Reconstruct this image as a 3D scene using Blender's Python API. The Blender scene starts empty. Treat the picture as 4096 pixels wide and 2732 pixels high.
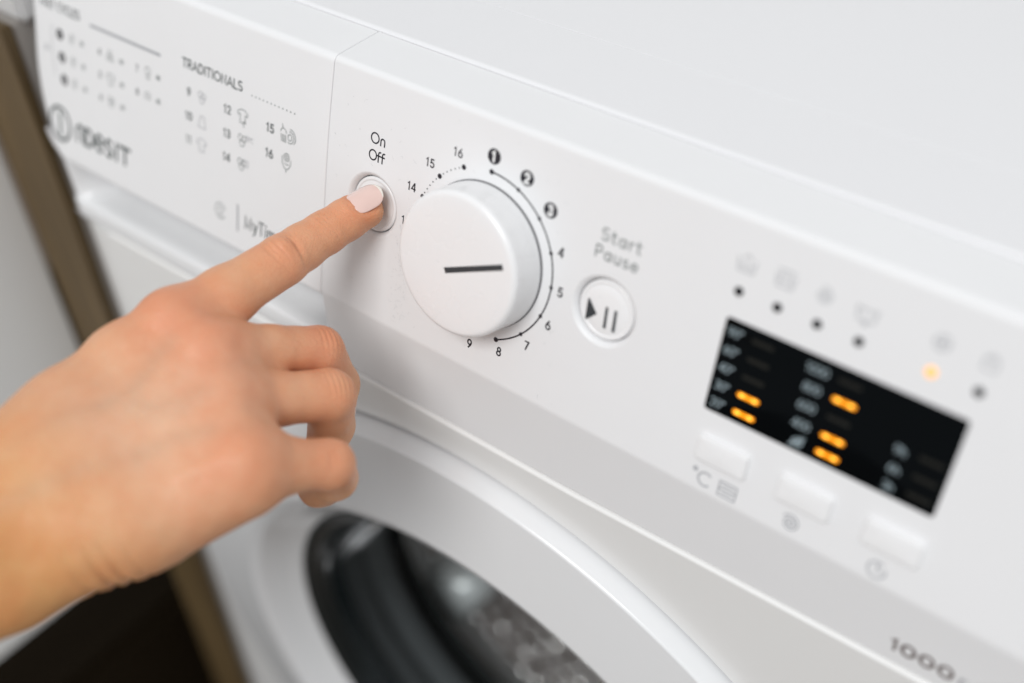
import bpy, bmesh, math, random
import numpy as np
from mathutils import Vector, Matrix

# ------------------------------------------------------------------ camera, world, lamps, exposure
SC = bpy.context.scene
COL = SC.collection
MM = 0.001
C_LOC = np.array([188.905, -207.697, 215.969])
C_ROT = np.array([[0.782957, -0.391291, 0.483601], [0.620621, 0.544466, -0.564258], [-0.042515, 0.741922, 0.669137]])
cam = bpy.data.cameras.new('camera')
cam_o = bpy.data.objects.new('camera', cam)
COL.objects.link(cam_o)
cam_o.matrix_world = Matrix([list(C_ROT[i]) + [C_LOC[i] * MM] for i in range(3)] + [[0, 0, 0, 1]])
cam.sensor_width = 36.0
cam.lens = 4558.75 / 4096 * 36.0
cam.clip_start = 0.01
cam.clip_end = 50
cam.dof.use_dof = True
cam.dof.focus_distance = 0.3685
cam.dof.aperture_fstop = 3.3
SC.camera = cam_o

world = bpy.data.worlds.new('World')
SC.world = world
world.use_nodes = True
bg = world.node_tree.nodes['Background']
bg.inputs[0].default_value = (0.94, 0.97, 1.0, 1)
bg.inputs[1].default_value = 0.565


def area(name, loc, target, size, energy, color, size_y=None):
    l = bpy.data.lights.new(name, 'AREA')
    l.energy = energy
    l.color = color
    l.shape = 'RECTANGLE'
    l.size = size
    l.size_y = size_y or size
    o = bpy.data.objects.new(name, l)
    COL.objects.link(o)
    o.location = loc
    o.rotation_euler = (Vector(target) - Vector(loc)).to_track_quat('-Z', 'Y').to_euler()
    return o


area('window_light', (0.45, -2.17, 2.37), (0, 0, 0), 1.5, 70.0, (1.0, 0.995, 0.99), 1.2)

SC.view_settings.view_transform = 'Standard'
SC.view_settings.look = 'None'
SC.view_settings.exposure = 0.0
SC.view_settings.gamma = 1.0
SC.cycles.max_bounces = 10
SC.cycles.transparent_max_bounces = 16
SC.cycles.sample_clamp_indirect = 4.0
SC.cycles.caustics_reflective = False
SC.cycles.caustics_refractive = False
SC.cycles.use_denoising = True

# ------------------------------------------------------------------ materials
def nodes_of(m):
    m.use_nodes = True
    nt = m.node_tree
    return nt, nt.nodes, nt.links, nt.nodes['Principled BSDF']


def plain(name, color, rough=0.4, metal=0.0, spec=0.5, coat=0.0, bump=0.0, bump_scale=900.0, vary=0.0, vary_scale=25.0):
    m = bpy.data.materials.new(name)
    nt, N, L, b = nodes_of(m)
    b.inputs['Base Color'].default_value = (*color, 1)
    b.inputs['Roughness'].default_value = rough
    b.inputs['Metallic'].default_value = metal
    b.inputs['Specular IOR Level'].default_value = spec
    b.inputs['Coat Weight'].default_value = coat
    b.inputs['Coat Roughness'].default_value = 0.12
    tc = N.new('ShaderNodeTexCoord')
    if bump:
        nz = N.new('ShaderNodeTexNoise')
        nz.inputs['Scale'].default_value = bump_scale
        nz.inputs['Detail'].default_value = 3
        bp_ = N.new('ShaderNodeBump')
        bp_.inputs['Strength'].default_value = bump
        bp_.inputs['Distance'].default_value = 0.0002
        L.new(tc.outputs['Object'], nz.inputs['Vector'])
        L.new(nz.outputs['Fac'], bp_.inputs['Height'])
        L.new(bp_.outputs['Normal'], b.inputs['Normal'])
    if vary:
        n2 = N.new('ShaderNodeTexNoise')
        n2.inputs['Scale'].default_value = vary_scale
        n2.inputs['Detail'].default_value = 5
        mp = N.new('ShaderNodeMapRange')
        mp.inputs['To Min'].default_value = 1 - vary
        mp.inputs['To Max'].default_value = 1 + vary
        hv = N.new('ShaderNodeHueSaturation')
        hv.inputs['Color'].default_value = (*color, 1)
        L.new(tc.outputs['Object'], n2.inputs['Vector'])
        L.new(n2.outputs['Fac'], mp.inputs['Value'])
        L.new(mp.outputs['Result'], hv.inputs['Value'])
        L.new(hv.outputs['Color'], b.inputs['Base Color'])
        rr = N.new('ShaderNodeMapRange')
        rr.inputs['To Min'].default_value = rough - 0.06
        rr.inputs['To Max'].default_value = rough + 0.06
        L.new(n2.outputs['Fac'], rr.inputs['Value'])
        L.new(rr.outputs['Result'], b.inputs['Roughness'])
    return m


def glow(name, color, strength):
    m = bpy.data.materials.new(name)
    nt, N, L, b = nodes_of(m)
    b.inputs['Base Color'].default_value = (*[c * .3 for c in color], 1)
    b.inputs['Emission Color'].default_value = (*color, 1)
    b.inputs['Emission Strength'].default_value = strength
    return m


PLASTIC = plain('white_plastic', (0.785, 0.787, 0.795), 0.44, bump=0.03, bump_scale=1500, vary=0.012, vary_scale=40)
BUTTON = plain('white_button_plastic', (0.82, 0.82, 0.825), 0.28, coat=0.2, bump=0.03, bump_scale=1200, vary=0.012, vary_scale=60)
LIDWHITE = plain('darkened_lid_enamel', (0.765, 0.765, 0.778), 0.30, coat=0.25, bump=0.02, bump_scale=500, vary=0.012, vary_scale=8)  # the body enamel again, darkened to offset the strong light on top
ENAMEL = plain('white_enamel', (0.80, 0.80, 0.79), 0.30, coat=0.25, bump=0.02, bump_scale=500, vary=0.012, vary_scale=8)
DOORWHITE = plain('white_door_plastic', (0.80, 0.81, 0.82), 0.22, coat=0.35, bump=0.02, bump_scale=600, vary=0.01, vary_scale=12)
GAP = plain('dark_gap', (0.22, 0.22, 0.22), 0.7)
INK = plain('black_ink', (0.012, 0.011, 0.018), 0.5)
INKG = plain('grey_ink', (0.07, 0.085, 0.085), 0.5)
INKL = plain('light_grey_ink', (0.40, 0.41, 0.43), 0.5)
INKM = plain('mid_grey_ink', (0.22, 0.245, 0.24), 0.5)
INKB = plain('brown_grey_ink', (0.13, 0.10, 0.095), 0.5)
SLATE = plain('dark_slate_mark', (0.035, 0.042, 0.048), 0.45)
WHITEINK = plain('white_ink', (0.80, 0.80, 0.80), 0.5)
GLASSBLK = plain('black_display_glass', (0.001, 0.0018, 0.0024), 0.12, spec=0.08)
DISPTXT = glow('pale_display_text', (0.60, 0.74, 0.80), 0.34)
UNLIT = plain('unlit_bar', (0.016, 0.016, 0.014), 0.5, spec=.1)
AMBER = glow('amber_light', (1.0, 0.31, 0.0), 1.5)
AMBERHOT = glow('amber_light_core', (1.0, 0.46, 0.05), 3.2)
LEDLIT = glow('amber_indicator', (1.0, 0.47, 0.13), 1.25)
LEDOFF = plain('dark_indicator', (0.004, 0.004, 0.006), 0.6, spec=.1)
RUBBER = plain('dark_grey_rubber', (0.085, 0.087, 0.09), 0.5, bump=0.1, bump_scale=300, vary=0.1, vary_scale=30)
BEZEL = plain('black_door_bezel', (0.006, 0.010, 0.011), 0.22, spec=0.35)
STEEL = plain('drum_steel', (0.50, 0.42, 0.40), 0.42, metal=0.3, bump=0.25, bump_scale=60, vary=0.15, vary_scale=25)
DARKIN = plain('dark_interior', (0.004, 0.005, 0.005), 0.8)
TAUPE = plain('taupe_board', (0.40, 0.375, 0.35), 0.6, vary=0.05, vary_scale=8)
DOORG = plain('light_grey_board', (0.84, 0.845, 0.835), 0.45, vary=0.02, vary_scale=5)
COUNTER = plain('pale_counter', (0.62, 0.62, 0.62), 0.4, vary=0.02, vary_scale=5)
LINT = plain('grey_lint', (0.50, 0.51, 0.52), 0.9)


def wood_material():
    m = bpy.data.materials.new('dark_wood')
    nt, N, L, b = nodes_of(m)
    tc = N.new('ShaderNodeTexCoord')
    mp = N.new('ShaderNodeMapping')
    mp.inputs['Scale'].default_value = (70, 70, 4)
    nz = N.new('ShaderNodeTexNoise')
    nz.inputs['Scale'].default_value = 2.0
    nz.inputs['Detail'].default_value = 6
    cr = N.new('ShaderNodeValToRGB')
    cr.color_ramp.elements[0].position = 0.3
    cr.color_ramp.elements[0].color = (0.070, 0.044, 0.016, 1)
    cr.color_ramp.elements[1].position = 0.75
    cr.color_ramp.elements[1].color = (0.165, 0.108, 0.045, 1)
    L.new(tc.outputs['Object'], mp.inputs['Vector'])
    L.new(mp.outputs['Vector'], nz.inputs['Vector'])
    L.new(nz.outputs['Fac'], cr.inputs['Fac'])
    L.new(cr.outputs['Color'], b.inputs['Base Color'])
    b.inputs['Roughness'].default_value = 0.55
    return m


WOOD = wood_material()


def glass_material():
    m = bpy.data.materials.new('door_glass')
    m.use_nodes = True
    nt = m.node_tree
    N, L = nt.nodes, nt.links
    for n in list(N):
        N.remove(n)
    out = N.new('ShaderNodeOutputMaterial')
    mix = N.new('ShaderNodeMixShader')
    fr = N.new('ShaderNodeFresnel')
    fr.inputs['IOR'].default_value = 1.09
    tr = N.new('ShaderNodeBsdfTransparent')
    tr.inputs['Color'].default_value = (0.86, 0.90, 0.90, 1)
    gl = N.new('ShaderNodeBsdfGlossy')
    gl.inputs['Roughness'].default_value = 0.03
    L.new(fr.outputs[0], mix.inputs[0])
    L.new(tr.outputs[0], mix.inputs[1])
    L.new(gl.outputs[0], mix.inputs[2])
    L.new(mix.outputs[0], out.inputs[0])
    return m


DGLASS = glass_material()


def skin_material():
    m = bpy.data.materials.new('skin')
    nt, N, L, b = nodes_of(m)
    at = N.new('ShaderNodeVertexColor')
    at.layer_name = 'skin_tone'
    tc = N.new('ShaderNodeTexCoord')
    n1 = N.new('ShaderNodeTexNoise')
    n1.inputs['Scale'].default_value = 110
    n1.inputs['Detail'].default_value = 5
    n1.inputs['Roughness'].default_value = 0.6
    mp = N.new('ShaderNodeMapRange')
    mp.inputs['From Min'].default_value = 0.3
    mp.inputs['From Max'].default_value = 0.7
    L.new(n1.outputs['Fac'], mp.inputs['Value'])
    mix = N.new('ShaderNodeMix')
    mix.data_type = 'RGBA'
    mix.blend_type = 'MULTIPLY'
    mix.inputs['B'].default_value = (0.97, 0.84, 0.78, 1)
    L.new(tc.outputs['Object'], n1.inputs['Vector'])
    L.new(mp.outputs['Result'], mix.inputs['Factor'])
    L.new(at.outputs['Color'], mix.inputs['A'])
    L.new(mix.outputs['Result'], b.inputs['Base Color'])
    b.inputs['Subsurface Weight'].default_value = 0.22
    b.inputs['Subsurface Radius'].default_value = (1.0, 0.35, 0.18)
    b.inputs['Subsurface Scale'].default_value = 0.0032
    b.inputs['Roughness'].default_value = 0.40
    b.inputs['Specular IOR Level'].default_value = 0.42
    # pores and fine skin lines
    vo = N.new('ShaderNodeTexVoronoi')
    vo.feature = 'DISTANCE_TO_EDGE'
    vo.inputs['Scale'].default_value = 1050
    vm = N.new('ShaderNodeMapping')
    vm.inputs['Scale'].default_value = (1.0, 0.55, 1.0)
    L.new(tc.outputs['Object'], vm.inputs['Vector'])
    L.new(vm.outputs['Vector'], vo.inputs['Vector'])
    n2 = N.new('ShaderNodeTexNoise')
    n2.inputs['Scale'].default_value = 420
    n2.inputs['Detail'].default_value = 4
    L.new(tc.outputs['Object'], n2.inputs['Vector'])
    add = N.new('ShaderNodeMath')
    add.operation = 'ADD'
    mv = N.new('ShaderNodeMapRange')
    mv.inputs['From Max'].default_value = 0.12
    L.new(vo.outputs['Distance'], mv.inputs['Value'])
    sc = N.new('ShaderNodeMath')
    sc.operation = 'MULTIPLY'
    sc.inputs[1].default_value = 1.6
    L.new(n2.outputs['Fac'], sc.inputs[0])
    L.new(mv.outputs['Result'], add.inputs[0])
    L.new(sc.outputs[0], add.inputs[1])
    bp_ = N.new('ShaderNodeBump')
    bp_.inputs['Strength'].default_value = 0.42
    bp_.inputs['Distance'].default_value = 0.00022
    L.new(add.outputs[0], bp_.inputs['Height'])
    L.new(bp_.outputs['Normal'], b.inputs['Normal'])
    return m


SKIN = skin_material()
NAIL = plain('pink_nail_polish', (0.77, 0.55, 0.49), 0.10, coat=1.0, spec=0.7)
NAILTIP = plain('white_nail_tip', (0.80, 0.76, 0.68), 0.2, coat=0.6)

# ------------------------------------------------------------------ helpers
TH = math.atan(0.3)
CT, ST = math.cos(TH), math.sin(TH)


def pw(x, z, h):
    """control panel coordinates (mm; h = out of the panel) to world mm"""
    return (x, -h * CT + z * ST, h * ST + z * CT)


def mesh_object(name, verts, faces, mat, parent=None, smooth=True, mats=None, fmat=None):
    me = bpy.data.meshes.new(name)
    me.from_pydata([(v[0] * MM, v[1] * MM, v[2] * MM) for v in verts], [], [tuple(f) for f in faces])
    bm = bmesh.new()
    bm.from_mesh(me)
    bmesh.ops.recalc_face_normals(bm, faces=bm.faces)
    bm.to_mesh(me)
    bm.free()
    me.materials.append(mat)
    for m2 in (mats or []):
        me.materials.append(m2)
    if fmat is not None:
        for p, k in zip(me.polygons, fmat):
            p.material_index = k
    if smooth:
        me.polygons.foreach_set('use_smooth', [True] * len(me.polygons))
    o = bpy.data.objects.new(name, me)
    COL.objects.link(o)
    if parent:
        o.parent = parent
    return o


def empty(name, loc=(0, 0, 0)):
    o = bpy.data.objects.new(name, None)
    o.location = [c * MM for c in loc]
    o.empty_display_size = 0.02
    COL.objects.link(o)
    return o


def tag(o, label=None, cat=None, group=None, kind=None):
    if label: o['label'] = label
    if cat: o['category'] = cat
    if group: o['group'] = group
    if kind: o['kind'] = kind
    return o


def grid_faces(nr, nc, close_c=False):
    F = []
    for i in range(nr - 1):
        for j in range(nc if close_c else nc - 1):
            k = (j + 1) % nc
            F.append((i * nc + j, i * nc + k, (i + 1) * nc + k, (i + 1) * nc + j))
    return F


def lathe(name, prof, to_world, mat, parent=None, n=96, cap=True, a0=0, a1=2 * math.pi):
    """prof: list of (r, h); to_world(a, b, h)"""
    full = abs(a1 - a0 - 2 * math.pi) < 1e-6
    cols = n if full else n + 1
    V = []
    for r, h in prof:
        for j in range(cols):
            t = a0 + (a1 - a0) * j / n
            V.append(to_world(r * math.cos(t), r * math.sin(t), h))
    F = grid_faces(len(prof), cols, full)
    if cap and full and prof[-1][0] > 1e-6:
        F.append(tuple((len(prof) - 1) * cols + j for j in range(cols)))
    return mesh_object(name, V, F, mat, parent)


def rnd(pts, radii, n=6):
    """fillet a 2D polyline; radii has one entry per point (ends 0)"""
    out = []
    for i, p in enumerate(pts):
        r = radii[i]
        if r == 0 or i in (0, len(pts) - 1):
            out.append((p[0], p[1]))
            continue
        p = Vector(p); a = Vector(pts[i - 1]); c = Vector(pts[i + 1])
        u = (a - p).normalized(); v = (c - p).normalized()
        ang = math.acos(max(-1, min(1, u.dot(v))))
        if ang > math.pi - 1e-3:
            out.append(tuple(p)); continue
        d = r / math.tan(ang / 2)
        cen = p + (u + v).normalized() * (r / math.sin(ang / 2))
        s = p + u * d; e = p + v * d
        a1 = math.atan2(*(s - cen).yx); a2 = math.atan2(*(e - cen).yx)
        da = (a2 - a1 + math.pi) % (2 * math.pi) - math.pi
        for k in range(n + 1):
            t = a1 + da * k / n
            out.append((cen.x + r * math.cos(t), cen.y + r * math.sin(t)))
    return out


def densify(prof, step=6):
    out = []
    for a, b in zip(prof, prof[1:]):
        d = math.dist(a, b); k = max(1, int(d / step))
        ts = [t / k for t in range(k)]
        if d > 2.4: ts = sorted(set([0.0, .35 / d, .9 / d] + [t for t in ts if .9 / d < t < 1 - .9 / d] + [1 - .9 / d, 1 - .35 / d]))
        for t in ts:
            out.append((a[0] + (b[0] - a[0]) * t, a[1] + (b[1] - a[1]) * t))
    out.append(prof[-1])
    return out


def filled(outer, holes, to3, name, mat, parent=None):
    """flat sheet with holes: triangulated 2D fill"""
    from mathutils.geometry import tessellate_polygon
    loops = [[Vector((x, y, 0)) for x, y in outer]] + [[Vector((x, y, 0)) for x, y in h] for h in holes]
    tris = tessellate_polygon(loops)
    P = [p for l in loops for p in l]
    return mesh_object(name, [to3(p.x, p.y) for p in P], tris, mat, parent, smooth=False)


def circle(cx, cy, r, n=96):
    return [(cx + r * math.cos(2 * math.pi * k / n), cy + r * math.sin(2 * math.pi * k / n)) for k in range(n)]


def extrude_outline(name, pts, h0, h1, bev, to3, mat, parent=None, dome=0.0):
    """solid block from a closed outline with a rounded top edge; to3(x, z, h)"""
    n = len(pts)
    cx = sum(p[0] for p in pts) / n; cy = sum(p[1] for p in pts) / n
    nor = []
    for i in range(n):
        a, b = Vector(pts[i - 1]), Vector(pts[(i + 1) % n])
        t = (b - a).normalized()
        nor.append((-t.y, t.x))
    s = 1.0
    if (pts[0][0] - cx) * nor[0][0] + (pts[0][1] - cy) * nor[0][1] > 0: s = -1.0
    rings = [(0, h0), (0, h1 - bev)]
    for k in range(1, 6):
        t = k / 5 * math.pi / 2
        rings.append((bev * (1 - math.cos(t)), h1 - bev + bev * math.sin(t)))
    V = []
    for ins, h in rings:
        for (x, y), (nx, ny) in zip(pts, nor):
            V.append(to3(x + s * nx * ins, y + s * ny * ins, h))
    F = grid_faces(len(rings), n, True)
    V.append(to3(cx, cy, h1 + dome))
    c = len(V) - 1
    b = (len(rings) - 1) * n
    for j in range(n):
        F.append((b + j, b + (j + 1) % n, c))
    return mesh_object(name, V, F, mat, parent)


def rrect(x0, z0, x1, z1, r, n=6):
    out = []
    for cx, cz, a in ((x1 - r, z1 - r, 0), (x0 + r, z1 - r, 90), (x0 + r, z0 + r, 180), (x1 - r, z0 + r, 270)):
        for k in range(n + 1):
            t = math.radians(a + 90 * k / n)
            out.append((cx + r * math.cos(t), cz + r * math.sin(t)))
    return out


# ------------------------------------------------------------------ stroke lettering
def arc(cx, cy, rx, ry, a0, a1, n=12):
    return [(cx + rx * math.cos(math.radians(a0 + (a1 - a0) * k / n)), cy + ry * math.sin(math.radians(a0 + (a1 - a0) * k / n))) for k in range(n + 1)]


G = {
    '0': (0.62, [arc(.31, .5, .27, .48, 90, 450, 24)]),
    '1': (0.40, [[(.04, .80), (.24, .97), (.24, 0)]]),
    '2': (0.60, [arc(.30, .70, .25, .28, 165, -30, 12) + [(.05, .02), (.57, .02)]]),
    '3': (0.60, [arc(.28, .73, .23, .25, 150, -90, 12) + arc(.28, .25, .26, .24, 90, -150, 14)]),
    '4': (0.64, [[(.48, 0), (.48, .97), (.42, .97), (.03, .26), (.60, .26)]]),
    '5': (0.60, [[(.52, .97), (.13, .97), (.09, .53)] + arc(.29, .31, .26, .29, 125, -150, 14)]),
    '6': (0.62, [arc(.31, .30, .26, .29, 0, 360, 20), [(.06, .38), (.12, .62), (.40, .98)]]),
    '7': (0.56, [[(.03, .97), (.53, .97), (.20, 0)]]),
    '8': (0.60, [arc(.30, .74, .21, .23, 0, 360, 18), arc(.30, .26, .26, .25, 0, 360, 20)]),
    '9': (0.62, [arc(.31, .69, .26, .29, 0, 360, 20), [(.56, .60), (.50, .38), (.22, .01)]]),
    'O': (0.92, [arc(.46, .5, .42, .48, 0, 360, 28)]),
    'n': (0.62, [[(.08, 0), (.08, .40)] + arc(.29, .42, .21, .24, 180, 0, 10) + [(.50, 0)]]),
    'f': (0.40, [[(.14, 0), (.14, .75)] + arc(.32, .76, .18, .23, 180, 70, 8), [(.0, .60), (.38, .60)]]),
    'S': (0.62, [arc(.31, .74, .24, .24, 40, 250, 12) + arc(.31, .26, .25, .25, 70, -150, 12)]),
    't': (0.42, [[(.16, .92), (.16, .16)] + arc(.30, .16, .14, .15, 180, 290, 6), [(.0, .66), (.36, .66)]]),
    'a': (0.64, [arc(.29, .32, .23, .32, 0, 360, 18), [(.53, .66), (.53, 0)]]),
    'r': (0.40, [[(.08, 0), (.08, .66)], arc(.30, .38, .22, .27, 180, 80, 7)]),
    'P': (0.62, [[(.08, 0), (.08, .98), (.32, .98)] + arc(.32, .71, .24, .27, 90, -90, 10) + [(.08, .44)]]),
    'u': (0.62, [[(.08, .66), (.08, .26)] + arc(.29, .24, .21, .23, 180, 360, 10) + [(.50, .66)], [(.50, .3), (.50, 0)]]),
    's': (0.50, [arc(.24, .49, .18, .16, 40, 250, 10) + arc(.24, .17, .19, .17, 70, -150, 10)]),
    'e': (0.62, [[(.06, .34), (.54, .34)] + arc(.30, .33, .24, .32, 0, 315, 18)]),
    'T': (0.64, [[(.02, .98), (.60, .98)], [(.31, .98), (.31, 0)]]),
    'R': (0.66, [[(.08, 0), (.08, .98), (.32, .98)] + arc(.32, .72, .23, .26, 90, -90, 10) + [(.08, .46)], [(.32, .46), (.58, 0)]]),
    'A': (0.74, [[(.02, 0), (.36, .98), (.70, 0)], [(.14, .32), (.58, .32)]]),
    'D': (0.74, [[(.08, 0), (.08, .98), (.30, .98)] + arc(.30, .49, .37, .49, 90, -90, 14) + [(.08, 0)]]),
    'I': (0.22, [[(.10, 0), (.10, .98)]]),
    'N': (0.74, [[(.08, 0), (.08, .98), (.62, 0), (.62, .98)]]),
    'L': (0.52, [[(.08, .98), (.08, 0), (.50, 0)]]),
    'F': (0.54, [[(.08, 0), (.08, .98), (.52, .98)], [(.08, .52), (.46, .52)]]),
    'C': (0.80, [arc(.44, .49, .37, .49, 45, 315, 18)]),
    'Y': (0.66, [[(.02, .98), (.32, .48), (.62, .98)], [(.32, .48), (.32, 0)]]),
    'E': (0.56, [[(.52, .98), (.08, .98), (.08, 0), (.52, 0)], [(.08, .52), (.46, .52)]]),
    'M': (0.84, [[(.08, 0), (.08, .98), (.40, .10), (.72, .98), (.72, 0)]]),
    'y': (0.58, [[(.04, .66), (.28, .02)], [(.54, .66), (.22, -.24), (.08, -.26)]]),
    'i': (0.22, [[(.10, 0), (.10, .64)], [(.10, .84), (.10, .94)]]),
    'm': (0.92, [[(.08, 0), (.08, .66)], [(.08, .40)] + arc(.26, .42, .18, .23, 180, 0, 8) + [(.44, 0)], [(.44, .42)] + arc(.62, .42, .18, .23, 180, 0, 8) + [(.80, 0)]]),
    'd': (0.64, [arc(.29, .33, .23, .33, 0, 360, 18), [(.53, .98), (.53, 0)]]),
    'h': (0.62, [[(.08, 0), (.08, .98)], [(.08, .40)] + arc(.29, .42, .21, .24, 180, 0, 8) + [(.50, 0)]]),
    '*': (0.34, [arc(.17, .84, .12, .13, 0, 360, 12)]),
    ' ': (0.35, []),
}


def ribbon(pts, w, V, F):
    """flat ribbon along a 2D polyline"""
    n = len(pts)
    if n < 2: return
    closed = abs(pts[0][0] - pts[-1][0]) + abs(pts[0][1] - pts[-1][1]) < 1e-6
    if closed: pts = pts[:-1]; n -= 1
    base = len(V)
    for i in range(n):
        p = Vector(pts[i])
        a = Vector(pts[i - 1]) if (i > 0 or closed) else None
        c = Vector(pts[(i + 1) % n]) if (i < n - 1 or closed) else None
        t1 = (p - a).normalized() if a is not None else (c - p).normalized()
        t2 = (c - p).normalized() if c is not None else t1
        n1 = Vector((-t1.y, t1.x)); n2 = Vector((-t2.y, t2.x))
        m = (n1 + n2)
        if m.length < 1e-4: m = n1.copy()
        m.normalize()
        k = min(1.8, 1 / max(.35, m.dot(n1)))
        e = Vector((0, 0))
        if a is None: e = -t2 * w * .35
        if c is None: e = t1 * w * .35
        V.append(tuple(p + e + m * (w / 2 * k))); V.append(tuple(p + e - m * (w / 2 * k)))
    for i in range(n if closed else n - 1):
        j = (i + 1) % n
        F.append((base + 2 * i, base + 2 * i + 1, base + 2 * j + 1, base + 2 * j))


def strokes_object(name, strokes, w, mat, parent, to3=None, h=0.06):
    V, F = [], []
    for s in strokes:
        ribbon(s, w, V, F)
    to3 = to3 or (lambda x, z: pw(x, z, h))
    o = mesh_object(name, [to3(x, z) for x, z in V], F, mat, parent, smooth=False)
    return o


def text_strokes(s, x, z, height, sx=1.0, gap=0.08, center=False):
    tot = sum(G[c][0] + gap for c in s) * height * sx - gap * height * sx
    if center: x -= tot / 2
    out = []
    for c in s:
        adv, st = G[c]
        for pl in st:
            out.append([(x + px * height * sx, z + py * height) for px, py in pl])
        x += (adv + gap) * height * sx
    return out


def text(name, s, x, z, height, w, mat, parent, sx=1.0, gap=0.08, center=False, to3=None, h=0.06):
    return strokes_object(name, text_strokes(s, x, z, height, sx, gap, center), w, mat, parent, to3, h)


def disc(name, x, z, r, mat, parent, h=0.06, n=20):
    V = [pw(x + r * math.cos(2 * math.pi * k / n), z + r * math.sin(2 * math.pi * k / n), h) for k in range(n)]
    return mesh_object(name, V, [tuple(range(n))], mat, parent, smooth=False)


# ------------------------------------------------------------------ washing machine
WM = empty('washing_machine', (14, 200, -800))
tag(WM, 'white front loading washing machine with round door and control panel', 'washing machine')
WM_INV = Vector((14 * MM, 200 * MM, -800 * MM))


def adopt(o, parent):
    """parent keeping the world position (all meshes are modelled in world space)"""
    o.parent = parent
    o.matrix_parent_inverse = Matrix.Translation(-WM_INV) if parent is WM else Matrix.Identity(4)
    return o


XL, XR = -242.0, 262.0
PA = pw(0, 44.0, 0)[1:]
PB = pw(0, -40.4, 0)[1:]
PLIP = (-12.2, -70.2)
prof_main = rnd([(32.8, PA[1]), PA, PB, PLIP, (-9.0, -70.6)], [0, 2.4, 7.0, 1.1, 0], 10)
# where the flat face starts and ends (panel z)
Z_TOP = 44.0 - 3.0 / math.tan((math.pi - (math.pi / 2 - TH) - 0) / 2) if False else None


def panel_z(p):  # inverse of pw for points on the face
    y, z = p
    return y * ST + z * CT


def panel_h(p):
    y, z = p
    return -y * CT + z * ST


flat_idx = [i for i, p in enumerate(prof_main) if abs(panel_h(p)) < 1e-3]
i0, i1 = flat_idx[0], flat_idx[-1]
ZT, ZB = panel_z(prof_main[i0]), panel_z(prof_main[i1])


def seam_x(z):
    pts = [(60, -67.6), (44, -67.6), (26, -68.2), (14, -68.4), (-4, -68.2), (-38, -67.2), (-60, -66.6), (-90, -66.4)]
    for (a, xa), (b, xb) in zip(pts, pts[1:]):
        if z <= a and z >= b:
            return xa + (xb - xa) * (a - z) / (a - b)
    return pts[-1][1]


def normals2(prof):
    out = []
    for i in range(len(prof)):
        a = Vector(prof[max(i - 1, 0)]); b = Vector(prof[min(i + 1, len(prof) - 1)])
        t = (b - a).normalized()
        n = Vector((t.y, -t.x))
        if n.x > 0 and n.y <= 0.2: n = -n
        out.append(n)
    return out


def sweep(name, prof, cols, mat, parent):
    """cols: list of (xfun(z_panel), inset) ; profile points pulled inwards along their normal by inset"""
    nn = []
    for i in range(len(prof)):
        a = Vector(prof[max(i - 1, 0)]); b = Vector(prof[min(i + 1, len(prof) - 1)])
        t = (b - a).normalized(); n = Vector((t.y, -t.x))   # outward for a front profile running top-back -> down
        nn.append(n)
    V = []
    for p, n in zip(prof, nn):
        zp = panel_z(p)
        for xf, ins in cols:
            V.append((xf(zp), p[0] - n.x * ins, p[1] - n.y * ins))
    return mesh_object(name, V, grid_faces(len(prof), len(cols)), mat, parent)


GAPW = 0.09
edge_cols = [(0.0, 3.0), (0.0, 0.45), (0.05, 0.26), (0.14, 0.12), (0.28, 0.04), (0.45, 0.0)]
CPANEL = sweep('control_panel', densify(prof_main), [((lambda z, d=d: seam_x(z) + GAPW + d), ins) for d, ins in edge_cols], PLASTIC, None)
adopt(CPANEL, WM)


def sub(o, parent=None):
    o.parent = parent or CPANEL
    return o


# remaining panel surfaces joined into the control panel mesh afterwards
def lipw(x, z):
    return z + max(0.0, x - 45) * .034 if z < -60 else z


extra = []
for lo, hi in ((0, i0), (i1, len(prof_main) - 1)):
    pr = densify(prof_main[lo:hi + 1]) if hi > lo else []
    V = []
    xs = [None] + [-40, 0, 40, 90, 140, 190, 230, 255, 259, 261.2, XR, XR]
    for p in pr:
        zp = panel_z(p)
        for k, x in enumerate(xs):
            xx = seam_x(zp) + GAPW + .45 if x is None else x
            dy = 0 if k < len(xs) - 1 else 12
            V.append((xx, p[0] + dy, lipw(xx, p[1])))
    extra.append((V, grid_faces(len(pr), len(xs))))
outer = [(seam_x(ZB + (ZT - ZB) * k / 14) + GAPW + .45, ZB + (ZT - ZB) * k / 14) for k in range(15)] + [(XR, ZT), (XR, ZB)]
BTN = [(-46.4, 0.0), (46.4, 0.0)]
RC = 11.3
face = filled(outer, [circle(x, z, RC) for x, z in BTN], lambda x, z: pw(x, z, 0), 'face', PLASTIC)
bm = bmesh.new()
bm.from_mesh(CPANEL.data)
bm.from_mesh(face.data)
for V, F in extra:
    me = bpy.data.meshes.new('tmp')
    me.from_pydata([tuple(c * MM for c in v) for v in V], [], F)
    me.polygons.foreach_set('use_smooth', [True] * len(me.polygons))
    bm.from_mesh(me)
# bowls round the two round buttons
for bx, bz in BTN:
    pr = [(RC, 0), (RC - .25, -.05), (RC - .7, -.32), (RC - 1.1, -.75), (RC - 1.45, -1.3), (RC - 1.6, -1.8), (RC - 1.65, -4)]
    V = [pw(bx + r * math.cos(2 * math.pi * j / 96), bz + r * math.sin(2 * math.pi * j / 96), h) for r, h in pr for j in range(96)]
    me = bpy.data.meshes.new('tmp')
    me.from_pydata([tuple(c * MM for c in v) for v in V], [], grid_faces(len(pr), 96, True))
    me.polygons.foreach_set('use_smooth', [True] * len(me.polygons))
    bm.from_mesh(me)
bm.to_mesh(CPANEL.data)
bm.free()
bpy.data.objects.remove(face)

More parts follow.
